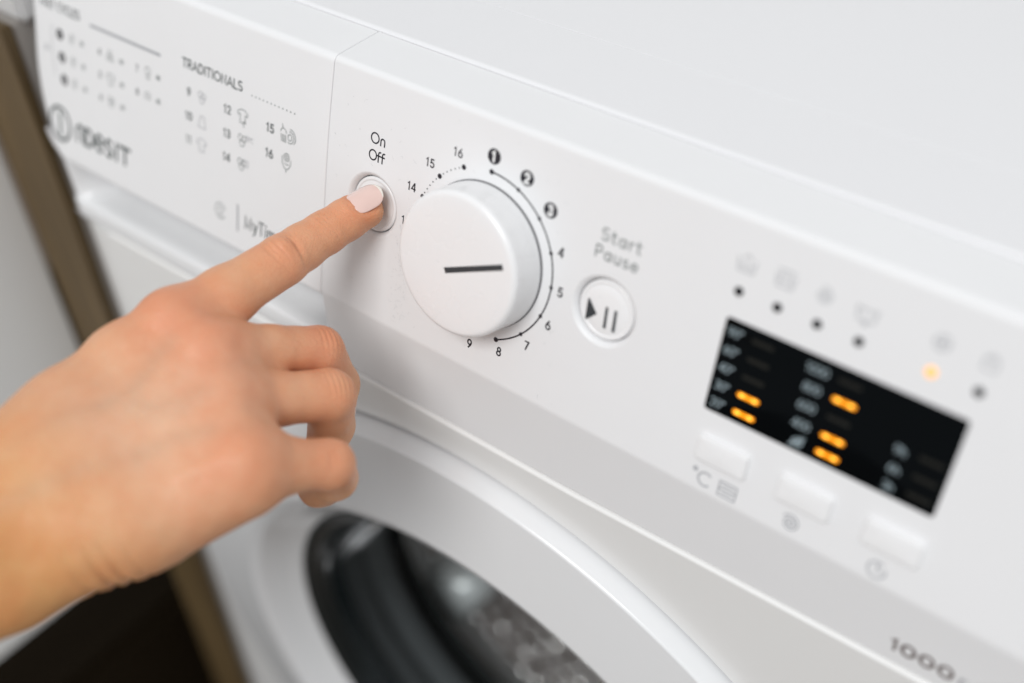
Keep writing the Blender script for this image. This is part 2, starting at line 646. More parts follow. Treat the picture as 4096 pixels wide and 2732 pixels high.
# dark liner behind the seams
liner = mesh_object('gap_liner', [pw(-74, 42, -2.6), pw(-60, 42, -2.6), pw(-60, -39, -2.6), pw(-74, -39, -2.6)], [(0, 1, 2, 3)], GAP)
adopt(liner, WM)
for bx, bz in BTN:
    adopt(lathe('button_well', [(9.75, -3.8), (0.01, -3.8)], lambda a, b, h, bx=bx, bz=bz: pw(bx + a, bz + b, h), GAP, None, 32, False), WM)

# detergent drawer front (left of the seam)
prof_dr = rnd([(32.8, PA[1]), PA, pw(0, -42.2, 0)[1:], (10, pw(0, -42.2, 0)[2] + 1.6)], [0, 3.0, 1.0, 0], 8)


def left_x(z):
    return XL + 15 * min(1.25, max(0.0, -z) / 45) ** 2


dcols = [((lambda z: left_x(z) + 0.0), 12.0)]
for k in range(0, 13):
    t = k / 12 * math.pi / 2
    dcols.append(((lambda z, d=7.5 * (1 - math.cos(t)): left_x(z) + d), 9 * (1 - math.sin(t))))
for x in (-215, -190, -160, -130, -100, -80):
    dcols.append(((lambda z, x=x: x), 0))
for d, ins in reversed(edge_cols):
    dcols.append(((lambda z, d=d: seam_x(z) - GAPW - d), ins))
DRAWER = sweep('detergent_drawer', densify(prof_dr), dcols, PLASTIC, None)
adopt(DRAWER, WM)


# grip under the drawer front: bar with a rounded right corner and a scoop behind it
def lip_z(x):
    t = max(0.0, min(1.0, (x + 100) / 31.0))
    return -69.6 + 11.5 * t ** 3


def bar_h(x):
    t = max(0.0, min(1.0, (x + 100) / 31.0))
    return 8.2 * (1 - t ** 2) + 1.0


V = []
gx = [-228.5, -228.45, -228.2, -227.7, -227, -226, -224.8, -223.5, -222, -221, -219.5, -218, -216.5, -215, -213, -211.5] + [-210 + 4 * k for k in range(28)] + [-98 + 2 * k for k in range(15)] + [-69.3, -68.6, -68.0, -67.4]
rows = 0
for x in gx:
    zl = lip_z(x); bh = bar_h(x)
    f = max(0.0, min(1.0, (x + 223) / 12.0)); f = f * f * (3 - 2 * f)
    ins = 0.0
    if x < -221: ins = 9 * (1 - math.sqrt(max(0, 1 - ((-221 - x) / 7.5) ** 2)))
    pr = [(-8.0, zl - 0.6), (-11.8, zl - .5), (-12.3, zl - .2), (-12.5, zl + .6), (-12.5, zl + bh - 1.2), (-12.1, zl + bh - .35), (-11.4, zl + bh + .05)]
    ys, zs = -11.4, zl + bh + .05
    ye, ze = 17.0, -47.0
    for k in range(1, 13):
        t = k / 12
        yd = ys + (ye - ys) * (t ** 0.8) * f + (-11.6 - ys) * t * (1 - f)
        zd = zs + ((ze - zs) * (t ** 2.6)) * f + (-40.0 - zs) * t * (1 - f)
        pr.append((yd, zd))
    pr = [(y + ins, z) for y, z in pr]
    rows = len(pr)
    for y, z in pr:
        V.append((x, y, z))
grip = mesh_object('grip', V, grid_faces(len(gx), rows), DOORWHITE)
adopt(grip, DRAWER)
grip.parent = DRAWER
grip.matrix_parent_inverse = Matrix.Identity(4)
# plate of the front below the grip
V = []
gx2 = [-228 + 6.4 * k for k in range(25)] + [-66.35]
low = mesh_object('panel_edge', [(x, y, z) if i % 4 else (x, y, max(z, -200)) for i, (x, y, z) in enumerate(
    [q for x in gx2 for q in ((x, -11.3, lip_z(min(x, -68.0)) + .3), (x, -11.6, -69.2), (x, -11.2, -70.0), (x, -9, -70.4))])], grid_faces(len(gx2), 4), PLASTIC)
adopt(low, WM)

# round buttons
btn_prof = [(9.35, -3.6), (9.35, -1.95)] + [(8.75 + .6 * math.cos(t), -1.95 + .6 * math.sin(t)) for t in (math.radians(a) for a in (20, 40, 60, 80))] + \
           [(8.45, -1.33), (8.2, -1.36), (8.05, -1.55), (7.85, -1.57), (7.4, -1.40), (5, -1.22), (2.5, -1.12), (0.01, -1.08)]
for k, (bx, bz) in enumerate(BTN):
    o = lathe('power_button' if k == 0 else 'start_pause_button', btn_prof, lambda a, b, h, bx=bx, bz=bz: pw(bx + a, bz + b, h), BUTTON, None, 96, False)
    adopt(o, WM)
    if k == 1: SPB = o
    else: PWB = o
SPB['label'] = 'round start and pause button with play symbol'
PWB['label'] = 'round power button under the fingertip'
tri = [(40.0, 2.1), (43.8, -2.2), (40.2, -5.6)]
tri = rnd([tri[2]] + tri + [tri[0]], [0, .25, .25, .25, 0], 3)[1:-1]
o = mesh_object('play_symbol', [pw(x, z, -1.05) for x, z in tri], [tuple(range(len(tri)))], SLATE, SPB, smooth=False)
for sx_ in (46.9, 50.0):
    strokes_object('pause_bar', [[(sx_ - .1, 1.0), (sx_ + .15, -5.2)]], 0.95, SLATE, SPB, h=-1.05)

# programme dial
def dial_w(a, b, h): return pw(a, b, h)
KNOB = lathe('programme_dial', [(22.0, -.5), (23.35, .35), (23.55, .6), (23.6, 1.2), (23.35, 5), (23.15, 9.6)] +
             [(21.3 + 1.9 * math.cos(t), 10.9 + 1.75 * math.sin(t)) for t in (math.radians(a) for a in range(5, 90, 8))] +
             [(20.4, 12.72), (16, 12.8), (10, 12.84), (5, 12.86), (0.01, 12.86)], dial_w, BUTTON, None, 160, False)
adopt(KNOB, WM)
KNOB['label'] = 'round white programme dial with dark pointer line'
o = lathe('dial_shadow_ring', [(23.85, 0.05), (23.0, 0.05)], dial_w, plain('dial_shadow_gap', (0.14, 0.14, 0.15), .8), None, 96, False)  # flat dark ring painting the shadow at the foot of the dial
adopt(o, WM)
a_, b_ = Vector((-3.1, -2.7)), Vector((17.8, 6.6))
d_ = (b_ - a_).normalized(); n_ = Vector((-d_.y, d_.x)) * .92
pts = [a_ + n_ - d_ * .1, b_ + n_ * .95 + d_ * .1, b_ - n_, a_ - n_]
mesh_object('pointer_mark', [pw(p.x, p.y, 12.95) for p in pts], [(0, 1, 2, 3)], SLATE, KNOB, smooth=False)

# printed dial scale
R0 = 27.5
ang = lambda k: math.radians(22.5 * (k - 1))
def pol(k, r): return (r * math.sin(ang(k)), r * math.cos(ang(k)))
V, F = [], []
n = 84
pts = [(R0 * math.sin(math.radians(157.5 * t / n)), R0 * math.cos(math.radians(157.5 * t / n))) for t in range(n + 1)]
ribbon(pts, .52, V, F)
mesh_object('scale_line', [pw(x, z, .05) for x, z in V], F, INK, CPANEL, smooth=False)
for k in range(1, 9):
    x, z = pol(k, R0); disc('scale_dot', x, z, .85 if k in (1, 8) else .66, INK, CPANEL, .08)
for k in (14, 15, 16):
    x, z = pol(k - 16, R0) if k < 17 else (0, 0)
    x, z = (R0 * math.sin(math.radians(22.5 * (k - 17))), R0 * math.cos(math.radians(22.5 * (k - 17))))
    disc('scale_dot', x, z, .85, INK, CPANEL, .08)
for seg in range(3):
    for j in range(1, 6):
        a = math.radians(22.5 * (-4 + 1 + seg) + 22.5 * j / 6) if seg < 2 else None
        if a is None: continue
        disc('dotted_line_dot', R0 * math.sin(a), R0 * math.cos(a), .26, INKG, CPANEL, .08, 10)
num = {4: (28.8, 12.1), 5: (30.9, -.2), 6: (28.7, -12.3), 7: (22.2, -22.4), 8: (12.3, -29.0), 9: (0.5, -31.4)}
for k, (x, z) in num.items():
    text('printed_number', str(k), x, z - 1.4, 2.9, .54, INK, CPANEL, center=True, sx=.95)
text('printed_number', '14', -31.9, 10.9, 2.7, .47, INK, CPANEL, gap=.2)
text('printed_number', '15', -25.4, 21.1, 2.7, .47, INK, CPANEL, gap=.22)
text('printed_number', '16', -15.0, 27.9, 2.7, .44, INK, CPANEL, gap=.24)
text('printed_number', '13', -33.0, -1.3, 2.7, .42, INK, CPANEL, gap=.2)
text('printed_number', '12', -29.5, -13.5, 2.7, .47, INK, CPANEL)
text('printed_number', '11', -22.5, -23.0, 2.7, .47, INK, CPANEL)
text('printed_number', '10', -12.4, -28.9, 2.7, .47, INK, CPANEL)
for k, (x, z) in {1: (.2, 32.4), 2: (13.0, 29.9), 3: (22.8, 23.3)}.items():
    d = disc('number_badge', x, z, 2.45, INK, CPANEL, .05, 32)
    text('printed_number', str(k), x - (.12 if k == 1 else 0), z - 1.5, 3.0, .85, WHITEINK, d, center=True, sx=.9, h=.12)

# lettering beside the round buttons
text('on_off_lettering', 'On', -49.2, 21.15, 3.55, .50, INK, CPANEL, gap=.10, sx=1.12)
text('on_off_lettering', 'Off', -49.5, 15.4, 3.45, .50, INK, CPANEL, gap=.06, sx=1.08)
text('start_pause_lettering', 'Start', 41.0, 21.3, 3.7, .50, INKM, CPANEL, sx=1.20, gap=.14)
text('start_pause_lettering', 'Pause', 39.9, 15.7, 3.7, .50, INKM, CPANEL, sx=1.12, gap=.14)

# indicator lights and their symbols
LZ = 22.8
for k, x in enumerate((85.1, 96.4, 107.7, 119.1, 137.9, 149.7)):
    lit = k == 4
    o = lathe('indicator_light', [(1.5 if lit else 1.35, .0), (1.4 if lit else 1.25, .28), (.6, .42), (.01, .46)], lambda a, b, h, x=x: pw(x + a, LZ + b, h), LEDLIT if lit else LEDOFF, None, 20, False)
    adopt(o, WM)
    if lit: o['label'] = 'lit amber indicator light'
IC = INKL
def sy(strokes, x, z, s=1.0): return [[(x + px * s, z + pz * s) for px, pz in st] for st in strokes]
TUB = [[(-2.3, 1.2), (-1.9, -1.8), (1.9, -1.8), (2.3, 1.2)]]
WAVE = [[(-2.3, .4), (-1.5, .9), (-.8, .4), (0, .9), (.8, .4), (1.5, .9), (2.3, .4)]]
def spiral(turns=2.3, r=2.0, n=36): return [[(r * (k / n) * math.cos(2 * math.pi * turns * k / n), r * (k / n) * math.sin(2 * math.pi * turns * k / n)) for k in range(4, n + 1)]]
SYM = [TUB + [[(-1, -1), (-1, .2)], [(0, -1), (0, .2)], [(1, -1), (1, .2)]] + [arc(0, 1.3, .9, .9, 0, 180, 8)],
       TUB + [[(-2, 2.2), (2, 2.2)], [(-1.2, 1.4), (-1.2, -.8)], [(0, 1.4), (0, -.8)], [(1.2, 1.4), (1.2, -.8)]],
       spiral(), TUB + WAVE + [[(0, -1.8), (0, -2.8)], [(-.6, -2.3), (0, -2.9), (.6, -2.3)]],
       [arc(0, .2, 1.7, 1.7, 0, 360, 16), [(-1.7, .2), (1.7, .2)], [(0, -1.5), (0, 1.9)]],
       [arc(0, .9, .9, 1.0, 0, 180, 8), [(-1.4, .9), (1.4, .9), (1.4, -1.6), (-1.4, -1.6), (-1.4, .9)]]]
for st, x in zip(SYM, (85.4, 96.6, 107.4, 119.0, 138.1, 149.9)):
    strokes_object('printed_symbol', sy(st, x, 30.8, 1.15), .38, IC, CPANEL)

# display
DISP = extrude_outline('display', rrect(83.7, -14.3, 150.5, 14.9, 1.0), -.5, .12, .1, pw, GLASSBLK)
adopt(DISP, WM)
DISP['label'] = 'black display with amber bars and pale numbers'
DH = .16
def dtext(s, x, z, hgt=2.5): text('display_number', s, x, z - hgt / 2, hgt, .24, DISPTXT, DISP, center=True, h=DH, sx=1.0)
def dbar(x, z, on, weak=False):
    L_, W_ = 6.6, 1.35
    f = lambda a, b, m, nm: mesh_object(nm, [pw(px, pz, DH + .02) for px, pz in rrect(a, z - W_ / 2, b, z + W_ / 2, .6, 3)], [tuple(range(16))], m, DISP, smooth=False)
    o = f(x - L_ / 2, x + L_ / 2, AMBER if on else UNLIT, 'bar_light')
    if on:
        for dx in (-1.9, 1.9):
            mesh_object('bar_light_core', [pw(x + dx + .75 * math.cos(t * math.pi / 6), z + .45 * math.sin(t * math.pi / 6), DH + .05) for t in range(12)], [tuple(range(12))], AMBERHOT, DISP, smooth=False)
for s, z, on in zip(('90*', '60*', '40*', '30*', '20*'), (11.1, 5.5, 0, -5.6, -11.1), (0, 0, 0, 1, 1)):
    dtext(s, 87.3, z); dbar(95.5, z, on)
for s, z, on in zip(('1000', '800', '600', '400'), (10.9, 5.3, -.2, -5.9), (0, 1, 0, 1)):
    dtext(s, 111.4, z); dbar(120.5, z, on)
dbar(120.5, -11.1, 1)
strokes_object('display_symbol', sy(spiral(2.2, 1.8), 111.6, -11.3) + [[(109.6, -13.0), (113.6, -9.5)]], .34, DISPTXT, DISP, h=DH)
for s, z in zip(('9h', '6h', '3h'), (-.4, -6.0, -11.4)):
    dtext(s, 137.6, z); dbar(145.6, z + .5, 0)

# option buttons
for x0, x1, lab in ((84.9, 100.9, 'option button beside the temperature mark'), (110.4, 126.3, 'option button above the spiral mark'), (135.6, 151.7, 'option button above the clock mark')):
    o = extrude_outline('option_button', rrect(x0, -30.2, x1, -21.9, 1.3), -.6, 1.6, .7, pw, BUTTON, None, .15)
    adopt(o, WM); o['label'] = lab
strokes_object('printed_symbol', [arc(89.6, -36.1, 2.2, 2.2, 50, 310, 16), arc(86.0, -34.0, .55, .55, 0, 360, 10)], .60, INKL, CPANEL)
strokes_object('printed_symbol', [[(94.2, -33.9), (99.6, -33.9), (99.6, -38.6), (94.2, -38.6), (94.2, -33.9)], [(94.2, -36.2), (99.6, -36.2)], [(95.2, -35.0), (98.6, -35.0)], [(95.2, -37.4), (98.6, -37.4)]], .50, INKL, CPANEL)
strokes_object('printed_symbol', sy(spiral(2.4, 2.7, 44), 116.6, -35.9), .55, INKL, CPANEL)
strokes_object('printed_symbol', [arc(142.2, -36.4, 2.5, 2.5, 60, 380, 20), [(142.2, -36.4), (142.2, -34.6)], [(142.2, -36.4), (143.6, -36.4)]], .55, INKL, CPANEL)

# numerals on the lower band
def band(x, z):
    t = (z - PB[1]) / (PLIP[1] - PB[1])
    return (x, PB[0] + (PLIP[0] - PB[0]) * t - .09, z)
for ch, x, w_ in (('1', 151.6, 1.0), ('0', 154.4, 1.1), ('0', 159.6, 1.1), ('0', 164.9, 1.1)):
    text('spin_speed_lettering', ch, x, -60.6, 4.5, w_, INKB, CPANEL, sx=1.45 if ch == '0' else 1.0, to3=band)
text('spin_speed_lettering', 'r', 170.6, -60.4, 4.2, .7, INKL, CPANEL, sx=1.5, to3=band)

# drawer print
D = DRAWER
def dt(s, x, z, hgt, w, mat, **k): return text('printed_lettering', s, x, z, hgt, w, mat, D, **k)
dt('FAST CYCLES', -231.4, 20.3, 3.3, .55, INKG, sx=1.0, gap=.10)
strokes_object('printed_line', [[(-198.6, 20.1), (-156.4, 20.0)]], 1.25, INKL, D)
dt('TRADITIONALS', -143.4, 19.6, 3.3, .56, INKG, sx=1.16, gap=.10)
for k in range(12):
    disc('dotted_line_dot', -105.9 + 21.4 * k / 11, 19.6, .32, INKM, D, .06, 8)
rowz = (11.2, 2.1, -6.9)
for k, z in enumerate(rowz):
    x = -219.4 + .8 * k
    b_ = disc('number_badge', x, z, 2.25, INK, D, .05, 24)
    text('printed_number', str(k + 1), x, z - 1.2, 2.4, .4, WHITEINK, b_, center=True, h=.1)
def ic(st, x, z, s=1.0, mat=None): strokes_object('printed_symbol', sy(st, x, z, s), .34, mat or INKL, D)
SHIRT = [[(-1.2, -2.2), (-1.2, .6), (-2.1, .2), (-2.4, 1.2), (-.9, 2.2), (.9, 2.2), (2.4, 1.2), (2.1, .2), (1.2, .6), (1.2, -2.2), (-1.2, -2.2)]]
BULB = [arc(0, .9, 1.5, 1.4, 0, 360, 14), [(-.8, -.6), (-.8, -2.2), (.8, -2.2), (.8, -.6)]]
FLOWER = [arc(0, 1.3, 1.0, 1.0, 0, 360, 10), arc(-1.2, -.8, 1.0, 1.0, 0, 360, 10), arc(1.2, -.8, 1.0, 1.0, 0, 360, 10)]
IRON = [[(-1.8, -2), (1.9, -2), (1.1, 1.8), (-.5, 2.1), (-1.8, -2)]]
COT = [arc(-.9, .9, 1.0, 1.0, 0, 360, 10), arc(.9, .6, 1.0, 1.0, 0, 360, 10), arc(0, -.9, 1.1, 1.1, 0, 360, 10)]
for k, z in enumerate(rowz):
    ic(spiral(1.8, 2.1), -211 + .3 * k, z + .4, 1.0, INKM); dt('30', -206.0 + .5 * k, z - .9, 1.8, .36, INKM)
strokes_object('printed_symbol', [[(-223.2, 13.4), (-225.0, 12.8), (-225.2, 3.4), (-223.6, -6.8)], [(-225.2, 3.4), (-226.8, 3.6)]], .3, INKL, D)
dt('30', -232 + 1.5, 2.6, 2.0, .32, INKL)
for s, z, st in zip('456', rowz, (FLOWER, SHIRT, COT)):
    text('printed_number', s, -193.4, z - 1.1, 2.4, .42, INKG, D, center=True); ic(st, -186.7, z, 1.0, INKM); dt('60', -180.8, z - 1.0, 1.8, .36, INKM)
for s, z, st in zip('78', rowz, (BULB, spiral(1.6, 2.1))):
    text('printed_number', s, -170.1, z - 1.1, 2.4, .42, INKG, D, center=True); ic(st, -163.6, z, 1.0, INKM); dt('40', -158.8, z - 1.0, 1.8, .36, INKM)
for s, z, st in zip(('9', '10', '11'), (10.9, 1.8, -7.2), (COT, IRON, SHIRT)):
    text('printed_number', s, -139.8, z - 1.3, 2.9, .56, INKG if z > 0 else INKM, D, center=True, gap=.22); ic(st, -132.4, z, 1.1)
for s, z, st in zip(('12', '13', '14'), (10.7, 1.8, -7.2), (SHIRT, COT, COT)):
    text('printed_number', s, -118.6, z - 1.3, 2.9, .56, INKG, D, center=True, gap=.22); ic(st, -110.4, z, 1.1, INKM)
dt('70*C', -108.8, 2.4, 1.7, .26, INKL)
ic([[(.6, -1), (3.4, -1), (3.4, 1.2), (.6, 1.2), (.6, -1)]], -110.4, -6.4, 1.0)
ic(spiral(.7, 1.5), -109.0, 8.4, 1.0, INKM)
for s, z in zip(('15', '16'), (10.8, 1.6)):
    text('printed_number', s, -96.2, z - 1.35, 3.0, .58, INKG, D, center=True, gap=.22)
ic([[(-2.9, 3.6), (-2.5, 2.2)], arc(-2.2, .6, 1.5, 1.6, 0, 180, 10) + [(-3.7, .6)], [(-3.4, -.2), (-3.0, -2.8)], [(-2.6, -.2), (-2.3, -2.9)], [(-1.8, -.2), (-1.6, -2.9)], [(-1.0, -.2), (-.9, -2.8)],
    arc(1.2, -.4, 1.0, 1.2, 0, 360, 14), arc(1.3, -.4, 1.9, 2.2, -120, 100, 14), arc(1.4, -.3, 2.7, 3.0, -40, 95, 12)], -87.4, 10.9, .95, INKM)
ic([arc(.1, 1.4, .7, .7, 0, 360, 10), arc(.1, 1.4, 1.4, 1.5, 0, 360, 14), [(-2.3, 1.4), (-2.0, -1.4), (-.9, -2.9), (.1, -3.3), (1.2, -2.8), (2.2, -1.2), (2.3, .6)], [(-.8, -1.0), (.3, -1.4), (1.2, -1.1)], [(.0, -3.2), (.0, -4.4)]], -87.5, 1.7, .95, INKM)
ic([arc(0, 0, 3.0, 3.1, 20, 330, 20), arc(0, .3, 1.2, 1.5, 0, 360, 12), [(-1, -2), (1, -2)]], -121.4, -29.2, 1.0, INKM)
strokes_object('printed_line', [[(-111.9, -23.6), (-111.6, -33.6)]], .9, INKL, D)
dt('MyTime', -107.8, -31.0, 5.0, .62, INKG, sx=.90, gap=.12)

# maker's lettering as it stands on the drawer
strokes_object('brand_lettering', [arc(-222.4, -26.7, 6.9, 7.0, 70, 430, 40)], 1.5, INKG, D)
strokes_object('brand_lettering', [[(-222.3, -22.2), (-222.3, -31.4)]], 2.0, INKM, D)
BL = []
for ch, cx, w_, hg in (('n', -208.6, 5.0, 10.6), ('d', -202.3, 5.0, 7.1), ('e', -195.6, 5.2, 10.6), ('s', -189.2, 4.6, 10.6), ('i', -184.4, 1.6, 7.1)):
    adv, st = G[ch]
    if ch == 'd': st = [[(.10, 0), (.10, .98), (.30, .98)] + arc(.28, .49, .34, .49, 90, -90, 12) + [(.10, 0)]]
    if ch == 'i': st = [[(.12, 0), (.12, .98)]]
    xs_ = [p[0] for q in st for p in q]; sc_ = w_ / max(.5, (max(xs_) - min(xs_))) if ch != 'i' else 1
    mx = (max(xs_) + min(xs_)) / 2
    BL += [[(cx + (px - mx) * sc_, -30.4 + py * hg) for px, py in q] for q in st]
BL += [[(-182.2, -23.6), (-175.8, -23.6)], [(-179.0, -23.6), (-179.0, -30.4)]]
strokes_object('brand_lettering', BL, 1.45, INKG, D)

# lid of the machine
LZT = 43.3
lidp = rnd([(32.95, 41.8), (33.0, LZT), (66.8, LZT), (66.95, LZT - .4)], [0, 1.3, .08, 0], 6)
lid = mesh_object('lid_front_trim', [(x, y, z) for y, z in densify(lidp, 60) for x in (XL + 2, -100, 50, 150, XR - 2)], grid_faces(len(densify(lidp, 60)), 5), LIDWHITE)
adopt(lid, WM)
lidp = rnd([(67.0, LZT - .5), (67.0, LZT - .02), (560, LZT - .02), (560, 30)], [0, .12, 2, 0], 6)
lid = mesh_object('lid', [(x, y, z) for y, z in densify(lidp, 60) for x in (XL + 2, -100, 50, 150, XR - 2)], grid_faces(len(densify(lidp, 60)), 5), LIDWHITE)
adopt(lid, WM)

# body: front plate with the door opening, sides, back
YB = -13.2
DCX, DCZ = -3.6, -283.4
outer = [(XL + 39, -71.9), (45, -71.9), (XR - 1.5, lipw(XR - 1.5, -71.9)), (XR - 1.5, -800), (XL + 39, -800)]
tp = rnd([(-9.5, -70.4), (YB, -70.5), (YB, -71.9)], [0, 1.25, 0], 8)
xs_ = [XL + 39, 45, 120, 190, XR - 1.5]
adopt(mesh_object('front_plate_edge', [(x, y, lipw(x, z)) for y, z in tp for x in xs_], grid_faces(len(tp), len(xs_)), ENAMEL), WM)
body = filled(outer, [circle(DCX, DCZ, 198.9, 220)], lambda x, z: (x, YB, z), 'front_plate', ENAMEL)
adopt(body, WM)
V, F = [], []
for sx_, x in ((1, XL), (-1, XR)):
    b0 = len(V)
    ex, ey = (39.0, 24.0) if sx_ == 1 else (1.5, 1.5)
    pr = [(x + sx_ * ex, YB)] + [(x + sx_ * ex * (1 - math.sin(t)), YB + ey - ey * math.cos(t)) for t in [math.pi / 2 * k / 14 for k in range(1, 15)]] + [(x, 560)]
    for px, py in pr: V += [(px, py, -70.9), (px, py, -800)]
    F += [(b0 + 2 * i, b0 + 2 * i + 1, b0 + 2 * i + 3, b0 + 2 * i + 2) for i in range(len(pr) - 1)]
    if sx_ == 1:
        b0 = len(V)
        V += [(px, py, -71.0) for px, py in pr[:-1]] + [(x, 30, -71.0), (XL + 39, 30, -71.0)]
        F.append(tuple(range(b0, len(V))))
    b0 = len(V)
    xo = x + (14.5 if sx_ == 1 else -.4)
    V += [(xo, 20, 40.5), (xo, 560, 40.5), (xo, 560, -70.6), (xo, -2, -70.6), (xo, -3, -40)]; F.append((b0, b0 + 1, b0 + 2, b0 + 3, b0 + 4))
b0 = len(V)
V += [(XL, 560, 41), (XR, 560, 41), (XR, 560, -800), (XL, 560, -800)]; F.append((b0, b0 + 1, b0 + 2, b0 + 3))
sp = mesh_object('side_panel', V, F, ENAMEL, smooth=True)
for p in sp.data.polygons:
    if len(p.vertices) > 4 or p.area > .05: p.use_smooth = False
adopt(sp, WM)

# porthole door
def dw(a, b, y): return (DCX + a * .99, y - 2.5, DCZ + b * .99)
ring = rnd([(196.5, -6.0), (199.5, -8.4), (196.2, -17.6), (154.0, -21.2), (149.0, -19.4), (140.0, -9.0), (134.5, -4.0), (131, -2)], [0, .6, 1.5, 3.0, 2.5, 6, 1.0, 0], 6)
DOOR = lathe('door', densify(ring, 12), dw, DOORWHITE, None, 240, False)
adopt(DOOR, WM)
DOOR['label'] = 'round white porthole door with dark glass'
lathe('door_bezel', rnd([(134.8, -3.6), (132.0, -4.8), (127, -2.5), (122.5, 4), (120.5, 12)], [0, 1, 2, 2, 0], 5), dw, BEZEL, DOOR, 160, False)
lathe('door_glass', [(123, 2), (122, 14), (120, 30), (115, 43), (105, 53), (88, 60), (66, 67), (30, 69), (.01, 69.5)], dw, DGLASS, DOOR, 120, False)
gk = lathe('door_gasket', rnd([(131, 4), (129, 14), (128, 28), (132, 36), (127, 41), (126, 49), (136, 56)], [0, 3, 3, 3, 3, 3, 0], 5), dw, RUBBER, None, 140, False)
adopt(gk, WM)
tub = lathe('tub_front', [(136, 55), (141, 60), (190, 60)], dw, DARKIN, None, 96, False)
adopt(tub, WM)
DRUM_R = 168
adopt(lathe('drum_lip', rnd([(133, 66), (138, 60), (146, 64), (DRUM_R + 1, 69.5)], [0, 2, 3, 0], 5), dw, DARKIN, None, 120, False), WM)  # lip coloured near-black in place of the shade in the gap here
drum = lathe('drum', rnd([(DRUM_R, 70), (DRUM_R, 330), (40, 338), (.01, 340)], [0, 14, 5, 0], 6), dw, STEEL, None, 140, False)
adopt(drum, WM)
DRUM = drum
adopt(lathe('door_gap_shade', [(206, -7.5), (170, -7.5)], dw, plain('door_shadow_gap', (0.12, 0.12, 0.125), .8), None, 160, False), WM)  # dark ring whose colour stands in for the shade between door and body
# pressed dimples with dark holes all over the drum wall
rng = random.Random(4)
V, F, FM = [], [], []
def dimple(px, r, RC_):
    c, nrm, t1, t2 = px
    b0 = len(V)
    K = 10
    for i in range(5):
        rr = r * (1 - i / 4.6)
        hh = math.sqrt(RC_ ** 2 - rr ** 2) - math.sqrt(RC_ ** 2 - r ** 2)
        for k in range(K):
            a = 2 * math.pi * k / K
            V.append(tuple(c + (t1 * math.cos(a) + t2 * math.sin(a)) * rr + nrm * (hh + .02)))
    for i in range(4):
        for k in range(K):
            F.append((b0 + i * K + k, b0 + i * K + (k + 1) % K, b0 + (i + 1) * K + (k + 1) % K, b0 + (i + 1) * K + k))
    F.append(tuple(b0 + 4 * K + k for k in range(K)))
for iy in range(22):
    for ia in range(96):
        y = 99 + iy * 9.6 + rng.uniform(-.4, .4)
        t = 2 * math.pi * (ia + .5 * (iy % 2) + rng.uniform(-.04, .04)) / 96
        nrm = Vector((-math.cos(t), 0, -math.sin(t)))
        nrm = (nrm + Vector((rng.uniform(-.05, .05), rng.uniform(-.05, .05), rng.uniform(-.05, .05)))).normalized()
        c = Vector((DCX + .99 * DRUM_R * math.cos(t), y, DCZ + .99 * DRUM_R * math.sin(t)))
        t1 = nrm.orthogonal().normalized()
        dimple((c, nrm, t1, nrm.cross(t1)), rng.uniform(4.2, 4.8), rng.uniform(7.0, 8.5))
dm = mesh_object('drum_dimples', V, F, plain('dimple_steel', (0.97, 0.90, 0.88), 0.20, metal=0.9), DRUM)
dm['kind'] = 'stuff'
def lifter(deg, rin, rout, half):
    t = math.radians(deg); er = Vector((math.cos(t), 0, math.sin(t))); et = Vector((-math.sin(t), 0, math.cos(t)))
    V, F = [], []
    secs = [(78, .15), (82, .6), (92, .95), (110, 1), (220, 1), (300, .95), (322, .3)]
    for y, k in secs:
        for j in range(9):
            u = -1 + j / 4
            hgt = (rout - rin) * k * (1 - abs(u) ** 2.2)
            p = er * (rout - hgt) + et * (half * u * (.75 + .25 * k))
            V.append((DCX + p.x, y, DCZ + p.z))
    F = grid_faces(len(secs), 9)
    adopt(mesh_object('reflection_lifter', V, F, LIFT, None), WM)
LIFT = plain('pale_reflection_lifter', (0.93, 0.92, 0.92), 0.28, metal=0.2)  # lifters added, and kept pale, to stand in for bright reflections in the drum
for deg in (-141, -21, 99): lifter(deg, 134, DRUM_R * .99, 24)
band_prof = [(DRUM_R * .99 + 1 - 4.5 * math.sin(math.pi * t / 12) ** .8, 69 + 25 * t / 12) for t in range(13)]
adopt(lathe('drum_glint_band', band_prof, lambda a, b, h: (DCX + a, h, DCZ + b), plain('pale_glint_band', (0.92, 0.90, 0.90), 0.35, metal=0.25), None, 140, False), WM)  # pale band added so the front of the drum wall looks brightly lit

# ------------------------------------------------------------------ surroundings
def box(x0, x1, y0, y1, z0, z1, name, mat, bev=1.0):
    bm = bmesh.new()
    vs = [bm.verts.new((x * MM, y * MM, z * MM)) for x in (x0, x1) for y in (y0, y1) for z in (z0, z1)]
    for f in ((0, 1, 3, 2), (4, 6, 7, 5), (0, 4, 5, 1), (2, 3, 7, 6), (0, 2, 6, 4), (1, 5, 7, 3)):
        bm.faces.new([vs[i] for i in f])
    bmesh.ops.recalc_face_normals(bm, faces=bm.faces)
    bmesh.ops.bevel(bm, geom=list(bm.edges), offset=bev * MM, segments=2, affect='EDGES')
    me = bpy.data.meshes.new(name)
    bm.to_mesh(me)
    bm.free()
    me.materials.append(mat)
    o = bpy.data.objects.new(name, me)
    COL.objects.link(o)
    return o


